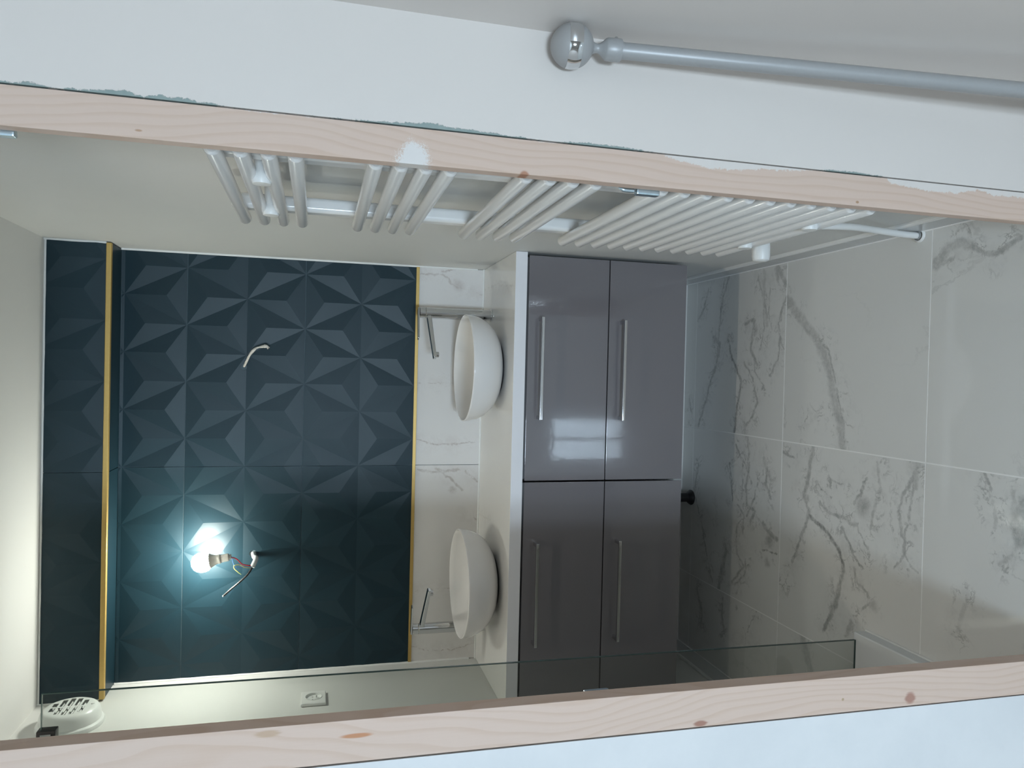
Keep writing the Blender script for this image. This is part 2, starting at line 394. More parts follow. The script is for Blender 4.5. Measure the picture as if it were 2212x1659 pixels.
def fp(pts, ox, oy, sc=2.865):      # points read off an enlarged part of the photo -> floor
    return [on(ox + x / sc, oy + y / sc, 2, 0.0) for x, y in pts]
A_ = lambda *p: fp(p, 1440, 560)
B_ = lambda *p: fp(p, 1440, 1000)
C_ = lambda *p: fp(p, 1400, 250, 2.719)
VEINS = [
    (A_((745, 250), (830, 360), (930, 490), (965, 560), (1000, 680), (1030, 830), (1060, 980), (1085, 1165)), 0.026, 0.34),
    (A_((940, 480), (1000, 560), (1045, 760), (1075, 950), (1100, 1150)), 0.007, 0.45),
    (A_((860, 1000), (975, 960)), 0.004, 0.3),
    (B_((890, 0), (870, 110), (850, 210), (880, 300), (870, 350)), 0.013, 0.42),
    (B_((870, 350), (830, 450), (800, 560), (780, 610)), 0.011, 0.5),
    (B_((780, 610), (740, 740), (690, 820)), 0.004, 0.4),
    (B_((880, 330), (950, 400), (1010, 460), (1060, 540), (1090, 650)), 0.011, 0.6),
    (B_((1090, 650), (1080, 720), (1060, 800), (1040, 870), (1000, 960), (975, 1030)), 0.013, 0.5),
    (B_((820, 160), (850, 230)), 0.008, 0.4),
    (B_((1235, 90), (1200, 200), (1160, 260)), 0.008, 0.5),
    (B_((1185, 380), (1190, 430), (1240, 520), (1250, 590)), 0.006, 0.5),
    (B_((1080, 400), (1130, 500), (1160, 580), (1210, 650)), 0.008, 0.5),
    (B_((950, 250), (1010, 310), (1100, 350), (1180, 390)), 0.010, 0.42),
    (B_((940, 140), (1020, 210)), 0.005, 0.6),
    (B_((1310, 0), (1325, 180), (1290, 270), (1260, 400)), 0.010, 0.32),
    (B_((1530, 90), (1470, 200), (1440, 300), (1450, 400), (1470, 480), (1470, 580)), 0.009, 0.42),
    (B_((1530, 60), (1520, 250), (1490, 380), (1470, 480)), 0.007, 0.38),
    (B_((1470, 580), (1410, 640)), 0.006, 0.4), (B_((1470, 580), (1560, 690)), 0.005, 0.4),
    (B_((1150, 580), (1170, 730), (1240, 800), (1250, 870), (1170, 945)), 0.007, 0.42),
    (B_((510, 0), (490, 150), (500, 260), (550, 300), (520, 380)), 0.010, 0.45),
    (B_((440, 380), (430, 480), (435, 560), (480, 640), (400, 740)), 0.009, 0.42),
    (B_((470, 0), (470, 220)), 0.006, 0.4),
    (B_((200, 0), (170, 180), (210, 330), (235, 500), (255, 600), (280, 740)), 0.007, 0.45),
    (B_((370, 540), (335, 680), (320, 780)), 0.016, 0.45),
    (B_((395, 0), (405, 230)), 0.007, 0.5),
    (B_((350, 830), (340, 940), (355, 1040)), 0.010, 0.4), (B_((190, 780), (215, 900), (210, 1010)), 0.014, 0.35),
    (A_((490, 400), (545, 380), (530, 470), (520, 560), (560, 650)), 0.012, 0.45),
    (A_((390, 90), (345, 250), (320, 500), (310, 640), (270, 760), (240, 880), (190, 1060)), 0.010, 0.45),
    (A_((380, 500), (400, 600), (440, 680), (460, 760), (440, 900), (415, 1080), (400, 1300)), 0.010, 0.6),
    (A_((290, 480), (330, 520), (320, 600)), 0.014, 0.4), (A_((260, 190), (235, 300), (205, 360)), 0.010, 0.4),
    (A_((480, 640), (530, 730), (560, 880), (530, 980), (480, 1050)), 0.008, 0.4),
    (A_((690, 60), (740, 160)), 0.016, 0.35), (A_((610, 80), (600, 250), (620, 400)), 0.014, 0.22),
    (A_((740, 240), (690, 400), (700, 500), (690, 620), (640, 720)), 0.009, 0.42),
    (A_((700, 500), (725, 560)), 0.006, 0.4),
    (A_((430, 1150), (480, 1260), (520, 1380)), 0.008, 0.5), (A_((600, 1230), (640, 1360)), 0.012, 0.35),
    (A_((900, 1160), (880, 1300), (860, 1430)), 0.014, 0.36), (A_((1000, 1360), (1090, 1390)), 0.006, 0.4),
    (A_((720, 1190), (790, 1230)), 0.008, 0.4), (A_((1540, 1250), (1540, 1400)), 0.014, 0.30),
    (A_((140, 870), (160, 980), (120, 1130)), 0.006, 0.5),
    (B_((1870, 0), (1960, 40), (1990, 120), (2010, 180)), 0.007, 0.4),
    (B_((2210, 250), (2170, 360), (2180, 480)), 0.028, 0.42), (B_((2180, 480), (2140, 580), (2060, 620)), 0.012, 0.32),
    (B_((2015, 250), (2035, 400)), 0.008, 0.25), (B_((2150, 170), (2140, 280)), 0.010, 0.25), (B_((1860, 850), (1800, 1050)), 0.010, 0.18),
    (C_((1690, 870), (1750, 790), (1840, 740), (1900, 760)), 0.020, 0.40),
    (C_((1900, 760), (1960, 800), (2040, 820), (2100, 770), (2180, 720)), 0.012, 0.42),
    (C_((1700, 870), (1800, 830)), 0.008, 0.35), (C_((1850, 660), (1900, 630)), 0.008, 0.3),
    (B_((835, 1060), (865, 1180), (890, 1300)), 0.022, 0.35), (B_((1140, 980), (1120, 1060)), 0.012, 0.35),
    (B_((540, 940), (490, 1080)), 0.004, 0.4),
    (B_((620, 30), (610, 130), (640, 220)), 0.010, 0.40), (B_((560, 120), (540, 210), (500, 330)), 0.008, 0.42), (B_((600, 370), (640, 440), (680, 470)), 0.014, 0.42),
    (B_((590, 545), (640, 550), (685, 555)), 0.005, 0.55), (B_((440, 260), (480, 330), (470, 420)), 0.008, 0.38), (B_((490, 600), (485, 690), (420, 760)), 0.008, 0.42),
    (A_((500, 1100), (510, 1220), (480, 1330)), 0.008, 0.42), (A_((570, 100), (600, 260), (600, 420), (580, 560)), 0.007, 0.34), (A_((640, 180), (630, 330), (650, 420)), 0.006, 0.30),
    (A_((540, 600), (545, 700), (610, 800)), 0.006, 0.36), (A_((490, 1030), (480, 1090)), 0.008, 0.4), (A_((680, 60), (690, 130)), 0.014, 0.32),
]
BLOBS = [
    (B_((1215, 270))[0], 0.045, 0.42), (B_((635, 480))[0], 0.034, 0.40), (B_((620, 620))[0], 0.026, 0.34),
    (B_((1280, 880))[0], 0.028, 0.30), (A_((545, 440))[0], 0.030, 0.40), (A_((960, 560))[0], 0.034, 0.26),
    (B_((1540, 20))[0], 0.030, 0.25), (B_((870, 220))[0], 0.022, 0.35), (B_((430, 900))[0], 0.014, 0.35),
]
xs = [-1.6457, -1.0457, -0.4457, 0.1549, 0.7549, HX]
ys = [YB, 2.7596, 2.1596, 1.5596, 0.9596, 0.3596, -0.2404, -0.8404, -1.4404, -2.0404, -2.6404]
G = 0.0019
plain_marble = [marble('floor_marble_%d' % i, (0.735, 0.73, 0.705), [], seed=i * 3.1, rough=0.035) for i in range(3)]
cnt = 0
for j in range(len(ys) - 1):
    y1, y0 = ys[j], ys[j + 1]
    for i in range(len(xs) - 1):
        x0, x1 = xs[i], xs[i + 1]
        if y0 > 1.3:                                     # bathroom: clip to its walls
            if x1 < L or x0 > R: continue
            x0, x1 = max(x0, L), min(x1, R)
            if x1 - x0 < 0.01: continue
        mine = []
        for pts, w, st in VEINS:
            c_ = sum((Vector(p) for p in pts), Vector()) / len(pts)
            if x0 <= c_.x < x1 and y0 <= c_.y < y1: mine.append((pts, w, st))
        bl = [b for b in BLOBS if x0 <= b[0].x < x1 and y0 <= b[0].y < y1]
        if mine: mt = marble('floor_marble_tile', (0.735, 0.73, 0.705), mine, bl, rough=0.035, ambient=0.22, seed=cnt * 1.3)
        else: mt = plain_marble[cnt % 3]
        box('tile', mt, x0 + G, x1 - G, y0 + G, y1 - G, -0.010, 0.0, floor); cnt += 1

# ================================================================== BATHROOM WALLS
ZT, ZN1, ZN2, ZG, ZK = 2.1512, 1.9387, 1.5376, 1.1300, 0.8740
wall_back = box('wall_back', M['wall'], L - 0.1, R + 0.1, YB, YB + 0.1, -0.05, ZC + 0.02)
tag(wall_back, 'vanity wall with dark relief tiles above a marble splashback', 'wall', kind='structure')
wall_right = box('wall_right', M['wall'], R, R + 0.1, YD2, YB, -0.05, ZC + 0.02)
tag(wall_right, 'plain white bathroom wall carrying the towel radiator', 'wall', kind='structure')
wall_left = box('wall_left', M['wall'], L - 0.1, L, YD2, YB, -0.05, ZC + 0.02)
tag(wall_left, 'plain white bathroom wall carrying the vent and the socket', 'wall', kind='structure')
ceiling = box('ceiling', M['ceil'], HXL - 0.1, HX + 0.1, HY - 0.1, YB + 0.1, ZC, ZC + 0.08)
tag(ceiling, 'plain white ceiling above the dark bulkhead', 'ceiling', kind='structure')

def relief_tile(name, parent, x0, x1, z0, z1, y, zref, depth=0.010, h=0.0055, mat=None, holes=()):
    """a tile of triangular pyramids: lattice rows 0.2 m apart, each triangle raised at its centroid"""
    bm = bmesh.new(); D = 0.2005
    j0 = math.floor((z0 - zref) / D) - 1; j1 = math.ceil((z1 - zref) / D) + 1
    vert = {}
    def V(x, z, yy):
        key = (round(x, 4), round(z, 4))
        if key not in vert: vert[key] = bm.verts.new((x, yy, z))
        return vert[key]
    yl, yh = y - depth, y - depth - h
    for j in range(j0, j1):
        za, zb = zref + j * D, zref + (j + 1) * D
        oa = 0.1 if j % 2 == 0 else 0.0; ob = 0.1 - oa
        for i in range(-6, 7):
            xa, xb = oa + i * 0.2, ob + i * 0.2
            for tri in (((xa, za), (xa + 0.2, za), (xa + 0.1, zb)), ((xb, zb), (xb + 0.2, zb), (xb + 0.1, za))):
                cx = sum(t[0] for t in tri) / 3; cz = sum(t[1] for t in tri) / 3
                cv = V(cx, cz, yh); tv = [V(t[0], t[1], yl) for t in tri]
                for a in range(3):
                    bm.faces.new((tv[a], tv[(a + 1) % 3], cv))
    for co, no in (((x0, 0, 0), (-1, 0, 0)), ((x1, 0, 0), (1, 0, 0)), ((0, 0, z0), (0, 0, -1)), ((0, 0, z1), (0, 0, 1))):
        bmesh.ops.bisect_plane(bm, geom=bm.verts[:] + bm.edges[:] + bm.faces[:], dist=1e-5, plane_co=co, plane_no=no, clear_outer=True)
    for hx, hz, hr in holes:
        if x0 < hx < x1 and z0 < hz < z1: punch(bm, (hx, y, hz), (1, 0, 0), (0, 0, 1), ngon(hr, 12), lambda f: True)
    ed = [e for e in bm.edges if len(e.link_faces) == 1]
    r = bmesh.ops.extrude_edge_only(bm, edges=ed)
    for v in r['geom']:
        if isinstance(v, bmesh.types.BMVert): v.co.y = y
    return finish(bm, name, mat or M['teal'], parent)

gx = 0.0012
hole = on(547, 1196, 1, YB - 0.012); h2 = on(526, 793, 1, YB - 0.012)      # where the cables come out of the tiles
HOLES = ((hole.x, hole.z, 0.0135), (h2.x, h2.z, 0.0120))
for (a, b) in ((L + 0.003, -gx), (gx, R - 0.003)):
    for (z0, z1) in ((ZG + 0.006, ZN2 - gx), (ZN2 + gx, ZN1 - gx), (ZN1 + gx, ZT - 0.002)):
        relief_tile('tile', wall_back, a, b, z0, z1, YB, ZN2, holes=HOLES)
box('tile_bed', M['dgrout'], L, R, YB - 0.0075, YB, ZG, ZT, wall_back)
# marble splashback
sb = [marble('splash_marble_a', (0.76, 0.735, 0.715), [
        ([on(u, v, 1, YB - .01) for u, v in ((905, 592), (960, 592), (985, 620), (1015, 625), (1043, 640))], 0.007, 0.35),
        ([on(u, v, 1, YB - .01) for u, v in ((955, 585), (985, 582))], 0.006, 0.5),
        ([on(u, v, 1, YB - .01) for u, v in ((902, 829), (960, 826), (1030, 828))], 0.003, 0.30),
        ([on(u, v, 1, YB - .01) for u, v in ((900, 950), (930, 960), (985, 958), (1037, 955))], 0.005, 0.40)],
        [(on(990, 615, 1, YB - .01), 0.035, 0.30)], ambient=0.0, rough=0.05, tangle=0.10, vein_col=(0.42, 0.35, 0.32), cloud=0.02),
      marble('splash_marble_b', (0.76, 0.735, 0.715), [
        ([on(u, v, 1, YB - .01) for u, v in ((903, 1012), (930, 1020), (960, 1018), (1000, 1012), (1030, 1040))], 0.008, 0.42),
        ([on(u, v, 1, YB - .01) for u, v in ((940, 1012), (975, 1035), (1000, 1058))], 0.008, 0.38),
        ([on(u, v, 1, YB - .01) for u, v in ((893, 1277), (940, 1272), (990, 1270))], 0.003, 0.35),
        ([on(u, v, 1, YB - .01) for u, v in ((888, 1397), (925, 1406), (975, 1402), (1020, 1390))], 0.004, 0.45),
        ([on(u, v, 1, YB - .01) for u, v in ((1008, 1108), (1030, 1120))], 0.006, 0.4)],
        [(on(978, 1058, 1, YB - .01), 0.022, 0.35)], ambient=0.0, rough=0.05, tangle=0.10, vein_col=(0.40, 0.34, 0.30), cloud=0.02)]
box('splashback_tile', sb[0], gx, R - 0.002, YB - 0.011, YB, ZK - 0.03, ZG - 0.006, wall_back)
box('splashback_tile', sb[1], L + 0.002, -gx, YB - 0.011, YB, ZK - 0.03, ZG - 0.006, wall_back)
box('gold_trim', M['gold'], L + 0.001, R - 0.001, YB - 0.015, YB, ZG - 0.006, ZG + 0.006, wall_back, bev=0.001)
# silicone beads of the niche
for s in (-1, 1):
    xw = R if s > 0 else L
    bm = bmesh.new(); bm_tube(bm, [(xw - s * 0.001, YB - 0.012, 0.9), (xw - s * 0.001, YB - 0.012, ZT)], 0.005, 10, cap=False)
    finish(bm, 'silicone_bead', M['silicone'], wall_back, True)
bm = bmesh.new(); bm_tube(bm, [(L, YB - 0.012, ZK + 0.001), (R, YB - 0.012, ZK + 0.001)], 0.004, 10, cap=False)
finish(bm, 'silicone_bead', M['silicone'], wall_back, True)

# bulkhead under the ceiling
bulk = box('bulkhead', M['dgrout'], L, R, YS + 0.010, YB, ZT + 0.008, ZC, wall_back)
for (a, b) in ((L + 0.006, -gx), (gx, R - 0.004)):
    relief_tile('tile', bulk, a, b, ZT + 0.014, ZC - 0.008, YS + 0.011, 2.1640, depth=0.008, h=0.004)
    box('soffit_tile', M['teal'], a, b, YS + 0.008, YB - 0.006, ZT, ZT + 0.009, bulk)
box('gold_trim', M['gold'], L + 0.006, R - 0.003, YS - 0.004, YS + 0.012, ZT - 0.002, ZT + 0.0145, bulk, bev=0.0025, seg=3)

for pts in ([(L, YS + 0.006, ZC - 0.004), (R, YS + 0.006, ZC - 0.004)], [(R - 0.002, YS + 0.004, ZT + 0.015), (R - 0.002, YS + 0.004, ZC)], [(L + 0.002, YS + 0.004, ZT + 0.015), (L + 0.002, YS + 0.004, ZC)]):
    bm = bmesh.new(); bm_tube(bm, pts, 0.0045, 10, cap=False); finish(bm, 'silicone_bead', M['silicone'], bulk, True)
# tiled baseboards
def baseboard(name, x, s, y0, y1, joints, label):
    e = empty(name, (x, (y0 + y1) / 2, 0), label, 'baseboard', kind='structure')
    ed = [y0] + joints + [y1]
    for a, b in zip(ed[:-1], ed[1:]):
        x0, x1 = sorted((x, x - s * 0.010)); box('tile', M['baseboard'], x0, x1, a + 0.001, b - 0.001, 0.0008, 0.068, e, bev=0.001)
    bm = bmesh.new(); bm_tube(bm, [(x - s * 0.003, y0, 0.071), (x - s * 0.003, y1, 0.071)], 0.0075, 10, cap=False)
    finish(bm, 'silicone_bead', M['silicone'], e, True)
    bm = bmesh.new(); bm_tube(bm, [(x - s * 0.010, y0, 0.0), (x - s * 0.010, y1, 0.0)], 0.003, 8, cap=False)
    finish(bm, 'grout_line', M['grout'], e, True)
    return e
baseboard('baseboard_right', R, 1, 1.25, YB, [1.42, 1.80, 2.16, 2.52], 'grey tiled baseboard under the towel radiator')
baseboard('baseboard_left', L, -1, 1.79, YB, [2.05, 2.41], 'grey tiled baseboard behind the shower glass')

# ================================================================== PARTITION WITH THE DOORWAY
XR0, XR1 = 0.6575, 0.7105         # right stile
XL1, XL0 = -0.1500, -0.2120       # left stile
ZL = 2.10                         # underside of the header
def zpix(u): return on(u, 262 + (u - 746) * 0.10, 1, YD).z
paint_px = [(0, 8), (35, 4), (60, 10), (120, 3), (200, 7), (270, 12), (312, 4), (345, 11), (400, 9), (480, 2), (620, 1), (740, 2), (850, 7), (930, 12),
            (980, 9), (1050, 7), (1130, 4), (1185, -1), (1215, 4), (1290, 8), (1345, 6), (1430, 1), (1460, -8), (1530, -19), (1580, -18), (1640, -10),
            (1700, -5), (1770, 3), (1840, 6), (1912, 4), (1920, -10), (2000, -19), (2070, -18), (2115, -3), (2140, -14), (2212, -13)]
paint = [(zpix(u), px * 0.00072) for u, px in paint_px]
# plasterboard: green core paper shows along the stile where the paint stops short
k = N('painted_plasterboard'); p = k.pos(); x, y, z = k.sep(p)
e = k.math('SUBTRACT', k.math('SUBTRACT', x, XR1), k.curve(z, paint, 0.15, 2.0))
e = k.math('ADD', e, k.math('MULTIPLY', k.math('SUBTRACT', k.noise(p, 75, 8, 0.85), 0.5), 0.020))
f = k.ramp(e, -0.0004, 0.0006)
white = k.mix(k.noise(p, 3, 3), (0.695, 0.64, 0.595), (0.725, 0.67, 0.625))
green = k.mix(k.noise(p, 70, 3), (0.23, 0.29, 0.275), (0.33, 0.39, 0.37))
k.set(k.mix(f, green, white), 0.45, spec=0.35); k.bump(f, 0.5, 0.0008)
M['board'] = k.mat
k = N('primed_plasterboard'); p = k.pos(); x, y, z = k.sep(p)
e = k.math('ADD', k.math('SUBTRACT', XL0 + 0.002, x), k.math('MULTIPLY', k.math('SUBTRACT', k.noise(p, 14, 4), 0.5), 0.030))
white = k.mix(k.ramp(k.noise(p, 5, 5, 0.6), 0.35, 0.7), (0.69, 0.69, 0.69), (0.74, 0.735, 0.73))
k.set(k.mix(k.ramp(e, -0.004, 0.006), (0.52, 0.60, 0.57), white), 0.5, spec=0.3)
M['board_left'] = k.mat

wp = empty('wall_partition', (0.3, YD, 0), 'white plasterboard partition around the doorway', 'wall', kind='structure')
box('plasterboard', M['board'], XR1 + 0.0022, HX + 0.02, YD, YD + 0.0125, 0, ZC, wp)
lean = lambda z_: -0.010 * (1 - z_ / 1.5) if z_ < 1.5 else 0.0      # the left stile is not quite plumb
bl_ = box('plasterboard', M['board_left'], HXL - 0.02, XL0 - 0.0022, YD, YD + 0.0125, 0, ZC, wp)
for v in bl_.data.vertices:
    if v.co.x > -1: v.co.x += lean(v.co.z)
box('plasterboard', M['hall'], XL0 - 0.002, XR1 + 0.0022, YD, YD + 0.0125, ZL + 0.06, ZC, wp)
box('partition_core', M['wall'], XR1 + 0.035, HX + 0.02, YD + 0.0125, YD2, 0, ZC, wp)
box('partition_core', M['wall'], HXL - 0.02, XL0 - 0.035, YD + 0.0125, YD2, 0, ZC, wp)
box('partition_core', M['wall'], XL0 - 0.035, XR1 + 0.035, YD + 0.0125, YD2, ZL + 0.05, ZC, wp)
# timber behind the open joint beside each stile
box('joint_backing', M['stud'], XR1 - 0.004, XR1 + 0.03, YD + 0.0125, YD + 0.03, 0, ZL + 0.05, wp)
box('joint_backing', M['stud'], XL0 - 0.04, XL0 + 0.004, YD + 0.0125, YD + 0.03, 0, ZL + 0.05, wp)

red_ = (0.36, 0.15, 0.08)
pr = pine('pine_right', XR0, XR1, paint, [(0.6580, 1.194, 0.006, 0.008, (0.42, 0.20, 0.12)), (0.668, 1.73, 0.002, 0.006, (0.45, 0.28, 0.18)), (0.664, 0.60, 0.0025, 0.004, (0.40, 0.24, 0.14))],
          tone=1.0, seed=0.0, splat=(0.6600, 1.362, 0.030, 0.024))
plf = pine('pine_left', XL1, XL0, None, [(-0.2060, 0.4585, 0.012, 0.013, (0.38, 0.20, 0.15)), (-0.2120, 0.872, 0.006, 0.014, (0.35, 0.17, 0.12)),
          (-0.1770, 1.4267, 0.004, 0.026, (0.50, 0.22, 0.10)), (-0.1960, 0.5990, 0.003, 0.003, (0.42, 0.30, 0.18)), (-0.162, 1.55, 0.006, 0.02, (0.52, 0.36, 0.25))],
          tone=1.0, seed=4.7)
door = empty('door_1', (0.25, YD, 0), 'raw pine door frame around the bathroom doorway', 'door frame', kind='structure')
box('stile', pr, XR0, XR1, YD - 0.001, YD + 0.021, 0, ZL + 0.05, door, bev=0.0012)
st_ = box('stile', plf, XL0, XL1, YD - 0.001, YD + 0.030, 0, ZL + 0.05, door, bev=0.0012)
for v in st_.data.vertices: v.co.x += lean(v.co.z)
box('header', pr, XL0, XR1, YD - 0.0005, YD + 0.021, ZL, ZL + 0.05, door, bev=0.0012)
def bracket(x, s, z0, z1, w=0.008, y=YD + 0.022):
    bm = bmesh.new()
    xa, xb = sorted((x, x - s * w))
    bm_box(bm, xa, xb, y, y + 0.014, z0, z1, 0.003)
    return finish(bm, 'bracket', M['zinc'], door, True, wn=True)
bracket(XR0 + 0.004, 1, 0.958, 0.999, 0.012); 
bm = bmesh.new(); bm_tube(bm, [(XR0 - 0.001, YD + 0.029, 1.002), (XR0 - 0.001, YD + 0.029, 1.018), (XR0 + 0.002, YD + 0.029, 1.028)], lambda t: 0.004 - 0.003 * max(0, t - .6) / .4, 12); finish(bm, 'bolt', M['zinc'], door, True)
bracket(XR0 + 0.004, 1, 1.884, 1.96, 0.011)
bracket(XL1 - 0.017, -1, 1.018, 1.062, 0.0085, YD + 0.031)

# ================================================================== HALL (behind the camera)
wall_hr = box('wall_hall_right', M['hall'], HX, HX + 0.1, HY, YD + 0.02, -0.05, ZC + 0.02)
tag(wall_hr, 'white hall wall meeting the partition beside the leaning rod', 'wall', kind='structure')
wall_hl = box('wall_hall_left', M['hall'], HXL - 0.1, HXL, HY, YD + 0.02, -0.05, ZC + 0.02)
tag(wall_hl, 'white hall wall on the far side of the doorway from the rod', 'wall', kind='structure')
bm = bmesh.new()
for a in ((HXL - 0.1, WX0, -0.05, ZC), (WX1, HX + 0.1, -0.05, ZC), (WX0, WX1, -0.05, WZ0), (WX0, WX1, WZ1, ZC)):
    bm_box(bm, a[0], a[1], HY - 0.15, HY, a[2], a[3])
wall_r = finish(bm, 'wall_hall_rear', M['hall']); tag(wall_r, 'white hall wall with the window, opposite the doorway', 'wall', kind='structure')
win = empty('window_1', ((WX0 + WX1) / 2, HY - 0.06, WZ0), 'white two-casement hall window opposite the bathroom doorway', 'window', kind='structure')
xm = (WX0 + WX1) / 2
for a, b in ((WX0, xm), (xm, WX1)):
    bm = bmesh.new()
    for q_ in ((a, a + 0.02, WZ0, WZ1), (b - 0.02, b, WZ0, WZ1), (a + 0.02, b - 0.02, WZ0, WZ0 + 0.025), (a + 0.02, b - 0.02, WZ1 - 0.025, WZ1)):
        bm_box(bm, q_[0], q_[1], HY - 0.09, HY - 0.04, q_[2], q_[3], 0.003)
    sash = finish(bm, 'sash', M['plastic'], win, True, wn=True)
    box('pane', M['pane'], a + 0.015, b - 0.015, HY - 0.067, HY - 0.063, WZ0 + 0.02, WZ1 - 0.02, sash)

# ================================================================== CEILING SPOTS OF THE BATHROOM
for (sx_, sy2, sd, lb) in ((0.20, 1.62, 'right', 'white ceiling spot above the towel radiator side'), (-0.42, 1.62, 'left', 'white ceiling spot above the shower side')):
    e = empty('ceiling_spotlight_%s_offscreen' % sd, (sx_, sy2, ZC), lb, 'spotlight', 'bathroom ceiling spots')
    # short unseen tube added so its rim cuts the beam off towards the upper walls
    bm = bmesh.new(); bm_lathe(bm, [(0.0300, -0.002), (0.0300, -0.036), (0.0330, -0.038), (0.0360, -0.036), (0.0360, 0.0)], (sx_, sy2, ZC), seg=40)
    finish(bm, 'added_baffle', M['plastic'], e, True)
    bm = bmesh.new(); bm_lathe(bm, [(0.021, -0.004), (0.0, -0.004)], (sx_, sy2, ZC), seg=40)
    finish(bm, 'lens_%s_offscreen' % sd, M['spot'], e)

# ================================================================== VANITY
YF = 2.3544
ZB, ZS, ZW = 0.2596, 0.5445, 0.8344
def cabinet(x0, x1, hx0, hx1, label):
    e = empty('vanity_cabinet', ((x0 + x1) / 2, (YF + YB) / 2, ZB), label, 'cabinet', 'wall-hung vanity drawer units')
    box('body', M['carcass'], x0 + 0.004, x1 - 0.004, YF + 0.024, YB - 0.015, ZB + 0.002, ZW, e)
    for (z0, z1, hz) in ((ZB, ZS - 0.0018, 0.4985), (ZS + 0.0018, ZW - 0.0075, 0.7865)):
        d = box('drawer', M['drawer'], x0, x1, YF + 0.004, YF + 0.022, z0, z1, e, bev=0.0012)
        bm = bmesh.new()
        bm_box(bm, hx0, hx1, YF - 0.036, YF - 0.026, hz - 0.005, hz + 0.005, 0.0015)
        for hx in (hx0 + 0.001, hx1 - 0.013):
            bm_box(bm, hx, hx + 0.012, YF - 0.030, YF + 0.006, hz - 0.0048, hz + 0.0048, 0.001)
        finish(bm, 'handle', M['chrome_bar'], d, True, wn=True)
    return e
cabinet(0.0045, 0.7450, 0.207, 0.543, 'glossy grey two-drawer vanity unit beside the towel radiator wall')
cl = cabinet(-0.7480, -0.0008, -0.536, -0.196, 'glossy grey two-drawer vanity unit partly behind the shower glass')
bm = bmesh.new(); bm_lathe(bm, [(0.0, 0.0), (0.030, 0.0), (0.031, 0.004), (0.026, 0.012), (0.018, 0.02), (0.0175, 0.10), (0.020, 0.102), (0.020, ZB + 0.004), (0, ZB + 0.004)], (-0.132, 2.765, 0.0005), seg=32)
finish(bm, 'leg', M['black'], cl, True)

top_marble = marble('countertop_marble', (0.80, 0.785, 0.76), [
    ([on(u, v, 2, ZK) for u, v in ((1045, 625), (1075, 615), (1110, 618))], 0.006, 0.25),
    ([on(u, v, 2, ZK) for u, v in ((1035, 1110), (1060, 1125))], 0.006, 0.18)], ambient=0.10, rough=0.05, tangle=0.1, vein_col=(0.48, 0.45, 0.42), cloud=0.02)
ct = box('countertop', top_marble, L + 0.001, R - 0.001, YF, YB - 0.010, ZW, ZK, bev=0.001)
ct.data.materials.append(M['lacquer_white'])
for pface in ct.data.polygons:
    if pface.normal.y < -0.7: pface.material_index = 1
tag(ct, 'long white marble-look countertop across the two grey drawer units', 'countertop')

# ================================================================== WASHBASINS AND TAPS
def basin(x, y, label):
    e = empty('washbasin', (x, y, ZK), label, 'washbasin', 'round countertop washbasins')
    h = 0.124
    outer = [(0.088, 0.004), (0.100, 0.007), (0.120, 0.014), (0.147, 0.031), (0.168, 0.055), (0.1795, 0.079), (0.1845, 0.100), (0.1865, 0.118), (0.1868, h - 0.001)]
    inner = [(0.1855, h + 0.0006), (0.1835, h + 0.0008), (0.1820, h - 0.001), (0.1790, 0.106), (0.171, 0.085), (0.155, 0.060), (0.130, 0.038), (0.095, 0.024), (0.05, 0.018), (0.024, 0.017), (0.0, 0.017)]
    bm = bmesh.new(); bm_lathe(bm, [(0.0, 0.004)] + outer + inner, (x, y, ZK), seg=96)
    finish(bm, 'bowl', M['ceramic'], e, True, 50)
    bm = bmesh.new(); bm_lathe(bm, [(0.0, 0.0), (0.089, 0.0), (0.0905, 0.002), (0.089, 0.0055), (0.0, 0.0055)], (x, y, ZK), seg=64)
    finish(bm, 'foot_ring', M['black'], e, True)  # thin black ring between the bowl's foot and the countertop
    bm = bmesh.new(); bm_lathe(bm, [(0.0, 0.022), (0.026, 0.021), (0.030, 0.019), (0.030, 0.016)], (x, y, ZK), seg=40)
    finish(bm, 'drain', M['chrome'], e, True)
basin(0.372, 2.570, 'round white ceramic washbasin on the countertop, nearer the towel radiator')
basin(-0.381, 2.566, 'round white ceramic washbasin on the countertop, nearer the shower glass')

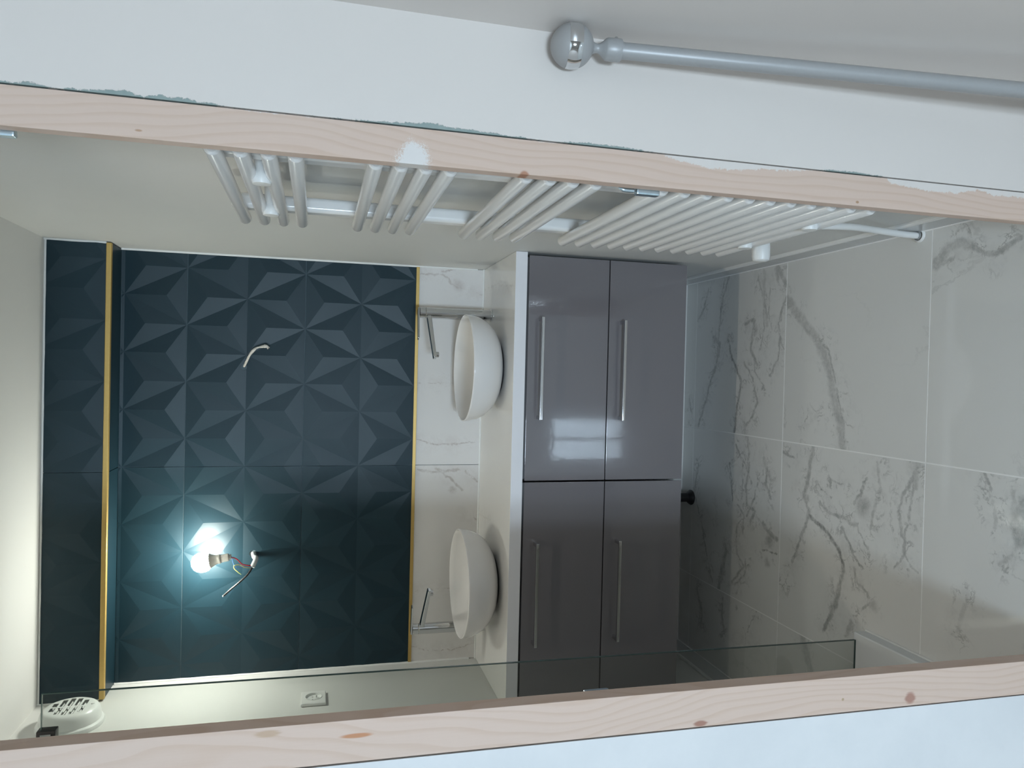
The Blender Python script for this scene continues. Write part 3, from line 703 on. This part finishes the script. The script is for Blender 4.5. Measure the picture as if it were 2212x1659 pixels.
def tap(x, y, dx, dy, label, lever_len):
    e = empty('basin_tap', (x, y, ZK), label, 'tap', 'tall chrome basin taps')
    a = math.atan2(dy, dx); T = Matrix.Translation((x, y, ZK)) @ Matrix.Rotation(a, 4, 'Z')
    def put(bm, name, sm=True):
        bmesh.ops.transform(bm, matrix=T, verts=bm.verts[:])
        return finish(bm, name, M['chrome'], e, sm, 30, wn=True)
    bm = bmesh.new(); bm_lathe(bm, [(0, 0), (0.0235, 0), (0.0240, 0.003), (0.0225, 0.005), (0.0, 0.005)], seg=48); put(bm, 'base_ring')
    bm = bmesh.new(); bm_lathe(bm, [(0, 0.004), (0.0195, 0.004), (0.0195, 0.242), (0.0185, 0.2435), (0, 0.2435)], seg=48); put(bm, 'column')
    # flat bar spout, slightly falling, with an aerator at its end
    bm = bmesh.new(); ln = 0.178
    bm_box(bm, 0.0, ln, -0.0125, 0.0125, 0.2255, 0.2415, 0.003, 3)
    for v in bm.verts:
        t = max(0.0, v.co.x) / ln
        v.co.z -= 0.018 * t
        if v.co.z < 0.234 - 0.018 * t: v.co.z += 0.004 * t
        v.co.y *= 1 - 0.12 * t
    put(bm, 'spout')
    bm = bmesh.new(); bm_lathe(bm, [(0, 0), (0.0098, 0), (0.0102, 0.002), (0.0102, 0.012), (0, 0.012)], (ln - 0.014, 0, 0.2035), seg=32); put(bm, 'aerator')
    # handle cap with a flat lever along the spout
    bm = bmesh.new(); bm_lathe(bm, [(0, 0.2450), (0.0190, 0.2450), (0.0195, 0.2465), (0.0195, 0.2655), (0, 0.2655)], seg=48); put(bm, 'cap')
    bm = bmesh.new(); bm_box(bm, -0.018, lever_len, -0.0135, 0.0135, 0.2655, 0.2715, 0.0022, 3)
    for v in bm.verts:
        t = max(0.0, v.co.x) / lever_len; v.co.y *= 1 - 0.25 * t; v.co.z += 0.004 * t
        if v.co.x < -0.005: v.co.y *= 0.8
    put(bm, 'lever')
tap(0.567, 2.690, -0.195, -0.085, 'tall chrome mixer tap at the basin nearer the radiator', 0.105)
tap(-0.580, 2.700, 0.190, -0.085, 'tall chrome mixer tap at the basin nearer the shower glass', 0.105)

# ================================================================== TOWEL RADIATOR
rad = empty('towel_radiator', (R - 0.06, 1.48, 0.49), 'white tubular towel radiator on the wall above the grey baseboard', 'radiator')
XB = R - 0.075; Y0r, Y1r = 1.185, 1.738
zs = [1.6502 - 0.0398 * i for i in range(4)] + [1.4105 - 0.0394 * i for i in range(4)] + [1.1666 - 0.0409 * i for i in range(4)] + [0.9219 - 0.04245 * i for i in range(11)]
bm = bmesh.new(); bm_lathe(bm, [(0, 0), (0.0085, 0.0), (0.0118, 0.0035), (0.0125, 0.007), (0.0125, Y1r - Y0r - 0.007), (0.0118, Y1r - Y0r - 0.0035), (0.0085, Y1r - Y0r), (0, Y1r - Y0r)], (0, 0, 0), (0, 1, 0), seg=20)
bar0 = finish(bm, 'bar', M['enamel'], None, True)
for i, z_ in enumerate(zs):
    b = bar0 if i == 0 else bar0.copy()
    if i: col.objects.link(b)
    b.location = (XB, Y0r, z_); attach(b, rad)
for yc in (1.685, 1.270):
    bm = bmesh.new(); bm_box(bm, R - 0.064, R - 0.032, yc - 0.02, yc + 0.02, 0.47, 1.675, 0.010, 4)
    finish(bm, 'collector', M['enamel'], rad, True, wn=True)
# wall brackets clamped between the top bars and near the foot
for (yc, zc) in ((1.600, 1.590), (1.335, 1.590), (1.580, 0.518), (1.240 + 0.10, 0.518)):
    bm = bmesh.new(); bm_lathe(bm, [(0, 0), (0.011, 0.0), (0.011, 0.030), (0.013, 0.032), (0.013, 0.068), (0.0155, 0.072), (0.0165, 0.084), (0.0150, 0.090), (0, 0.091)], (R - 0.0005, yc, zc), (-1, 0, 0), seg=32)
    finish(bm, 'wall_bracket', M['plastic'], rad, True)
# thermostatic head with its valve, and the supply pipe to the floor
vz, vy = 0.452, 1.615
bm = bmesh.new(); bm_lathe(bm, [(0, 0), (0.012, 0), (0.012, 0.022), (0.0155, 0.026), (0.0205, 0.030), (0.0215, 0.036), (0.0215, 0.062), (0.0195, 0.070), (0.0150, 0.073), (0, 0.074)], (XB + 0.036, vy, vz), (-1, 0, 0), seg=40)
finish(bm, 'thermostat_head', M['plastic'], rad, True)
bm = bmesh.new(); bm_tube(bm, [(XB + 0.03, vy, vz), (XB + 0.03, vy + 0.03, vz + 0.004), (R - 0.048, 1.685, 0.475)], 0.009, 16); finish(bm, 'valve_body', M['enamel'], rad, True)
bm = bmesh.new()
bm_tube(bm, [(R - 0.048, 1.470, 0.50), (R - 0.048, 1.474, 0.44), (R - 0.042, 1.490, 0.36), (R - 0.030, 1.530, 0.26), (R - 0.022, 1.575, 0.16), (R - 0.020, 1.600, 0.07), (R - 0.020, 1.605, 0.0)], 0.0085, 18, 8)
finish(bm, 'supply_pipe', M['enamel'], rad, True)
bm = bmesh.new(); bm_lathe(bm, [(0.0100, 0.008), (0.011, 0.0005), (0.0135, 0.0005)], (R - 0.020, 1.605, 0.0), seg=24)
finish(bm, 'pipe_hole', M['mortar'], rad, True)
bm = bmesh.new(); bm_lathe(bm, [(0.0130, 0.001), (0.0150, 0.005), (0.0180, 0.003), (0.0200, 0.0002)], (R - 0.020, 1.603, 0.0), seg=20, sx=0.9)
finish(bm, 'plaster_collar', M['silicone'], rad, True)

# ================================================================== SHOWER SCREEN AND TRAY
tray = empty('shower_tray', (-0.55, 1.48, 0), 'low white shower tray at the foot of the glass screen', 'shower tray')
TX = -0.336
bm = bmesh.new()
bm_box(bm, L + 0.002, TX, 1.205, 1.752, 0.0003, 0.040, 0.004, 3)
# sunken floor of the tray
tp = max(bm.faces, key=lambda f_: f_.calc_center_median().z * 10 + f_.calc_area())
r_ = bmesh.ops.inset_region(bm, faces=[tp], thickness=0.055, depth=0.0)
bmesh.ops.translate(bm, verts=tp.verts[:], vec=(0, 0, -0.010))
finish(bm, 'tray_body', M['tray'], tray, True, wn=True)
bm = bmesh.new(); bm_lathe(bm, [(0, 0.004), (0.05, 0.0035), (0.055, 0.0)], (-0.58, 1.42, 0.029), seg=40)
finish(bm, 'drain_cover', M['chrome'], tray, True)
bm = bmesh.new(); bm_tube(bm, [(TX + 0.001, 1.21, 0.001), (TX + 0.001, 1.75, 0.001)], 0.004, 8, cap=False); finish(bm, 'silicone_bead', M['silicone'], tray, True)

GX, GY, GZ0, GZ1 = -0.345, 1.746, 0.036, 2.035
scr = empty('shower_screen', (-0.55, GY, GZ0), 'clear frameless glass shower screen standing on the tray', 'shower screen')
bm = bmesh.new()
vsx = [bm.verts.new(v) for v in ((L + 0.004, GY, GZ0 + 0.003), (GX - 0.012, GY, GZ0 + 0.003), (GX + 0.008, GY, GZ1), (L + 0.004, GY, GZ1))]
bm.faces.new(vsx); pane = finish(bm, 'pane', M['glass'], scr)
sol = pane.modifiers.new('thickness', 'SOLIDIFY'); sol.thickness = 0.0001; sol.offset = 0
def edge_strip(x0, z0, x1, z1):
    bm = bmesh.new(); t = 0.003
    d = Vector((x1 - x0, 0, z1 - z0)).normalized(); n2 = Vector((-d.z, 0, d.x)) * 0.0008
    for s in (-1, 1):
        pass
    a = Vector((x0, GY, z0)); b = Vector((x1, GY, z1)); ty = Vector((0, t, 0))
    vv = [bm.verts.new(q_) for q_ in (a - n2 - ty, a + n2 - ty, a + n2 + ty, a - n2 + ty, b - n2 - ty, b + n2 - ty, b + n2 + ty, b - n2 + ty)]
    for f_ in ((0, 1, 2, 3), (4, 5, 6, 7), (0, 1, 5, 4), (1, 2, 6, 5), (2, 3, 7, 6), (3, 0, 4, 7)): bm.faces.new([vv[i] for i in f_])
    return finish(bm, 'polished_edge', M['glass_edge'], scr)
edge_strip(GX - 0.012, GZ0 + 0.003, GX + 0.008, GZ1)
edge_strip(L + 0.004, GZ1, GX + 0.008, GZ1)
edge_strip(L + 0.004, GZ0 + 0.003, GX - 0.012, GZ0 + 0.003)
bm = bmesh.new()
bm_box(bm, -0.455, -0.412, GY - 0.012, GY + 0.012, 2.006, 2.042, 0.002)
cl_ = finish(bm, 'clamp', M['black'], scr, True, wn=True)
box('clamp_plate', M['chrome'], -0.450, -0.418, GY - 0.0135, GY - 0.012, 2.014, 2.034, cl_)
bm = bmesh.new(); bm_tube(bm, [(-0.44, GY, 2.040), (L, GY, 2.040)], 0.007, 16); finish(bm, 'support_bar', M['chrome'], scr, True)

# ================================================================== WALL SOCKET
so = empty('wall_socket', (L, 2.575, 1.482), 'white mains socket on the wall beside the shower glass', 'socket')
sy0, sz0 = 2.575, 1.482
bm = bm_box(bmesh.new(), L, L + 0.010, sy0 - 0.050, sy0 + 0.050, sz0 - 0.0405, sz0 + 0.0405, 0.003)
punch(bm, (L + 0.010, sy0 + 0.004, sz0), (0, 1, 0), (0, 0, 1), ngon(0.0272, 28), lambda f: f.normal.x > 0.99)
finish(bm, 'plate', M['plastic'], so)
bm = bmesh.new(); bm_lathe(bm, [(0.0285, 0.0095), (0.0285, 0.0112), (0.0265, 0.0112), (0.0255, 0.0045), (0.0, 0.0045)], (L, sy0 + 0.004, sz0), (1, 0, 0), seg=48)
for dy2 in (-0.0095, 0.0095):
    punch(bm, (L + 0.0045, sy0 + 0.004 + dy2, sz0 + 0.003), (0, 1, 0), (0, 0, 1), ngon(0.0028, 8), lambda f: abs(f.normal.x) > 0.99 and f.calc_center_median().x < L + 0.006)
ins = finish(bm, 'insert', M['vent'], so, True)
for dy2 in (-0.0095, 0.0095):
    bm = bmesh.new(); bm_lathe(bm, [(0.0027, 0.0006), (0.0027, 0.0044)], (L, sy0 + 0.004 + dy2, sz0 + 0.003), (1, 0, 0), seg=16); finish(bm, 'pin_hole', M['vent'], ins, True)
bm = bmesh.new(); bm_lathe(bm, [(0.0024, 0.004), (0.0024, 0.011), (0.0012, 0.013), (0, 0.013)], (L, sy0 + 0.004, sz0 - 0.010), (1, 0, 0), seg=16); finish(bm, 'earth_pin', M['chrome'], ins, True)

# ================================================================== EXTRACTOR VENT
vy0, vz0 = 2.545, 2.205
ve = empty('extractor_vent', (L, vy0, vz0), 'round white extractor vent with grille slots near the ceiling', 'vent')
bm = bmesh.new(); bm_lathe(bm, [(0, 0), (0.094, 0.0), (0.095, 0.004), (0.092, 0.012), (0.086, 0.016), (0, 0.016)], (L, vy0, vz0), (1, 0, 0), seg=64); finish(bm, 'base_ring', M['vent'], ve, True)
bm = bmesh.new(); bm_lathe(bm, [(0.085, 0.014), (0.0845, 0.032), (0.0815, 0.044), (0.076, 0.052), (0.069, 0.0555), (0.064, 0.056), (0, 0.056)], (L, vy0, vz0), (1, 0, 0), seg=64); 
slots = []
for i in range(5):
    zc = vz0 + 0.046 - i * 0.0205; hw = math.sqrt(max(0, 0.060 ** 2 - (abs(zc - vz0) + 0.007) ** 2))
    slots += [(-hw, -0.004, zc), (0.004, hw, zc)]
for ya, yb_, zc in slots:
    punch(bm, (L + 0.056, vy0, zc), (0, 1, 0), (0, 0, 1), [(ya, -0.0068), (yb_, -0.0068), (yb_, 0.0068), (ya, 0.0068)], lambda f: abs(f.normal.x) > 0.99 and f.calc_center_median().x > L + 0.0555)
shell = finish(bm, 'cover', M['vent'], ve, True, 60)
for ya, yb_, zc in slots:                                    # a tilted slat behind each opening
    bm = bmesh.new(); bm_box(bm, -0.0008, 0.0008, vy0 + ya, vy0 + yb_, -0.008, 0.008)
    bmesh.ops.transform(bm, matrix=Matrix.Translation((L + 0.042, 0, zc)) @ Matrix.Rotation(math.radians(48), 4, 'Y'), verts=bm.verts[:])
    finish(bm, 'slat', M['vent'], shell)
bm = bmesh.new(); bm_lathe(bm, [(0.006, 0.052), (0.005, 0.0585), (0, 0.059)], (L, vy0 + 0.01, vz0 - 0.060), (1, 0, 0), seg=20); finish(bm, 'button', M['vent'], ve, True)

# ================================================================== BARE BULB ON ITS WIRES
bl = empty('bare_bulb_light', (-0.32, YB, 1.706), 'lit bare bulb hanging from wires pulled out of the dark tiles', 'light')
YBU = 2.712
pbase = on(497, 1203, 1, YBU); pbulb = on(436, 1215, 1, YBU + 0.005)
ax = (pbulb - pbase).normalized(); lb = (pbulb - pbase).length
# socket (two drums), bulb base (flared), globe
bm = bmesh.new(); bm_lathe(bm, [(0, -0.004), (0.0085, -0.004), (0.0085, 0.004), (0.0130, 0.0045), (0.0135, 0.030), (0.0150, 0.031), (0.0158, 0.034), (0.0158, 0.039), (0.0, 0.039)], pbase, ax, seg=36)
finish(bm, 'lamp_holder', M['bulb_base'], bl, True)
bm = bmesh.new(); bm_lathe(bm, [(0, 0.038), (0.0145, 0.038), (0.0150, 0.042), (0.0170, 0.050), (0.0215, 0.060), (0.0250, 0.066), (0, 0.066)], pbase, ax, seg=36)
finish(bm, 'bulb_base', M['bulb_base'], bl, True)
bm = bmesh.new(); bm_lathe(bm, [(0.0245, 0.0662), (0.0305, 0.075), (0.0335, 0.086), (0.0330, 0.098), (0.0290, 0.110), (0.0215, 0.119), (0.0115, 0.1245), (0, 0.126)], pbase, ax, seg=40)
finish(bm, 'bulb_globe', M['bulb'], bl, True, 60)
cm = on(553, 1207, 1, 2.775); ce = on(545, 1225, 1, 2.760)
bm = bmesh.new(); bm_tube(bm, [hole + Vector((0, 0.01, 0)), hole.lerp(cm, 0.5) + Vector((-.001, -.004, 0.001)), cm, ce], 0.0085, 18, 8, cap=False); finish(bm, 'conduit', M['conduit'], bl, True)
def wire(name, mat, px, r):
    bm = bmesh.new(); bm_tube(bm, [on(u, v, 1, y_) for u, v, y_ in px], r, 10, 8); return finish(bm, name, mat, bl, True)
wire('red_wire', M['red'], ((545, 1222, 2.760), (533, 1221, 2.752), (522, 1218, 2.745), (513, 1209, YBU), (505, 1205, YBU), (496, 1204, YBU)), 0.0019)
wire('blue_wire', M['blue'], ((543, 1224, 2.760), (525, 1224, 2.752), (510, 1225, 2.747), (504, 1216, 2.742), (501, 1204, YBU), (496, 1202, YBU)), 0.0012)
wire('earth_wire', M['yellow'], ((541, 1227, 2.758), (528, 1225, 2.752), (516, 1220, 2.748), (506, 1222, 2.745), (506, 1228, 2.742), (513, 1235, 2.740), (521, 1241, 2.740)), 0.0012)
wire('cut_cable', M['black'], ((544, 1226, 2.762), (540, 1234, 2.755), (532, 1244, 2.748), (513, 1261, 2.742), (495, 1276, 2.740), (483, 1287, 2.740)), 0.0036)
bm = bmesh.new(); bm_lathe(bm, [(0, 0), (0.0025, 0), (0.0025, 0.006), (0, 0.0065)], on(484, 1286, 1, 2.740), (on(478, 1291, 1, 2.740) - on(484, 1286, 1, 2.740)), seg=12); finish(bm, 'cable_end', M['plastic'], bl, True)
bm = bmesh.new(); bm_lathe(bm, [(0.0128, 0.0076), (0.0128, 0.0115)], (hole.x, YB, hole.z), (0, -1, 0), seg=24); finish(bm, 'wall_hole', M['mortar'], bl)

cs = empty('cable_stub', (0.353, YB, 1.750), 'plaster-smeared cable end curling out of the dark tiles', 'cable')
bm = bmesh.new(); bm_tube(bm, [h2 + Vector((0, 0.012, 0)), on(532, 782, 1, 2.815), on(540, 766, 1, 2.79), on(552, 753, 1, 2.775), on(565, 749, 1, 2.77), on(575, 748, 1, 2.77), on(580, 752, 1, 2.768)],
        lambda t: 0.0042 + 0.0012 * math.sin(t * 19) * (t > .3) + 0.0015 * (t > .75), 14, 8)
finish(bm, 'cable', M['cable'], cs, True)
bm = bmesh.new(); bm_lathe(bm, [(0.0114, 0.0076), (0.0114, 0.0115)], (h2.x, YB, h2.z), (0, -1, 0), seg=24); finish(bm, 'wall_hole', M['mortar'], cs)

# ================================================================== CURTAIN ROD LEANING IN THE HALL CORNER
tpt = Vector((0.8462, 1.0665, 1.134)); low = on(2212, 195, 1, 0.955)
axr = (low - tpt).normalized()
length = (0.006 - tpt.z) / axr.z
rod = empty('curtain_rod', (tpt + axr * length), 'silver curtain rod with ball finial leaning in the corner of the hall', 'curtain rod')
RB = 0.0325
def ballprof(a0, a1, n=14, r=RB): return [(r * math.sin(math.radians(a0 + (a1 - a0) * i / n)), -r * math.cos(math.radians(a0 + (a1 - a0) * i / n))) for i in range(n + 1)]
bm = bmesh.new(); bm_lathe(bm, [(0, -RB)] + ballprof(2, 78), tpt, axr, seg=48); fin = finish(bm, 'finial', M['silver_matt'], rod, True, 60)
bm = bmesh.new(); bm_lathe(bm, ballprof(76, 112, 10, RB + 0.0003), tpt, axr, seg=64); finish(bm, 'chrome_band', M['chrome'], fin, True, 60)
bm = bmesh.new(); bm_lathe(bm, ballprof(110, 164) + [(0.0075, 0.0345), (0.0066, 0.038), (0.0072, 0.041), (0.011, 0.046), (0.0150, 0.050), (0.0165, 0.053), (0.0168, 0.072), (0.0160, 0.074), (0.0135, 0.0745), (0.0135, 0.076), (0, 0.076)], tpt, axr, seg=48)
col_ = finish(bm, 'collar', M['silver'], rod, True, 50)
side = (Vector((1, 0.15, 0)) - axr * axr.dot(Vector((1, 0.15, 0)))).normalized()
bm = bmesh.new(); bm_lathe(bm, [(0.0030, 0.0), (0.0030, 0.0042), (0.0022, 0.0055), (0, 0.0055)], tpt + axr * 0.067 + side * 0.0155, side, seg=18); finish(bm, 'set_screw', M['chrome'], col_, True)
bm = bmesh.new(); bm_lathe(bm, [(0.0, 0.074), (0.0118, 0.0742), (0.0122, 0.076), (0.0122, length - 0.001), (0.0115, length), (0, length)], tpt, axr, seg=40); finish(bm, 'pole', M['silver'], rod, True)
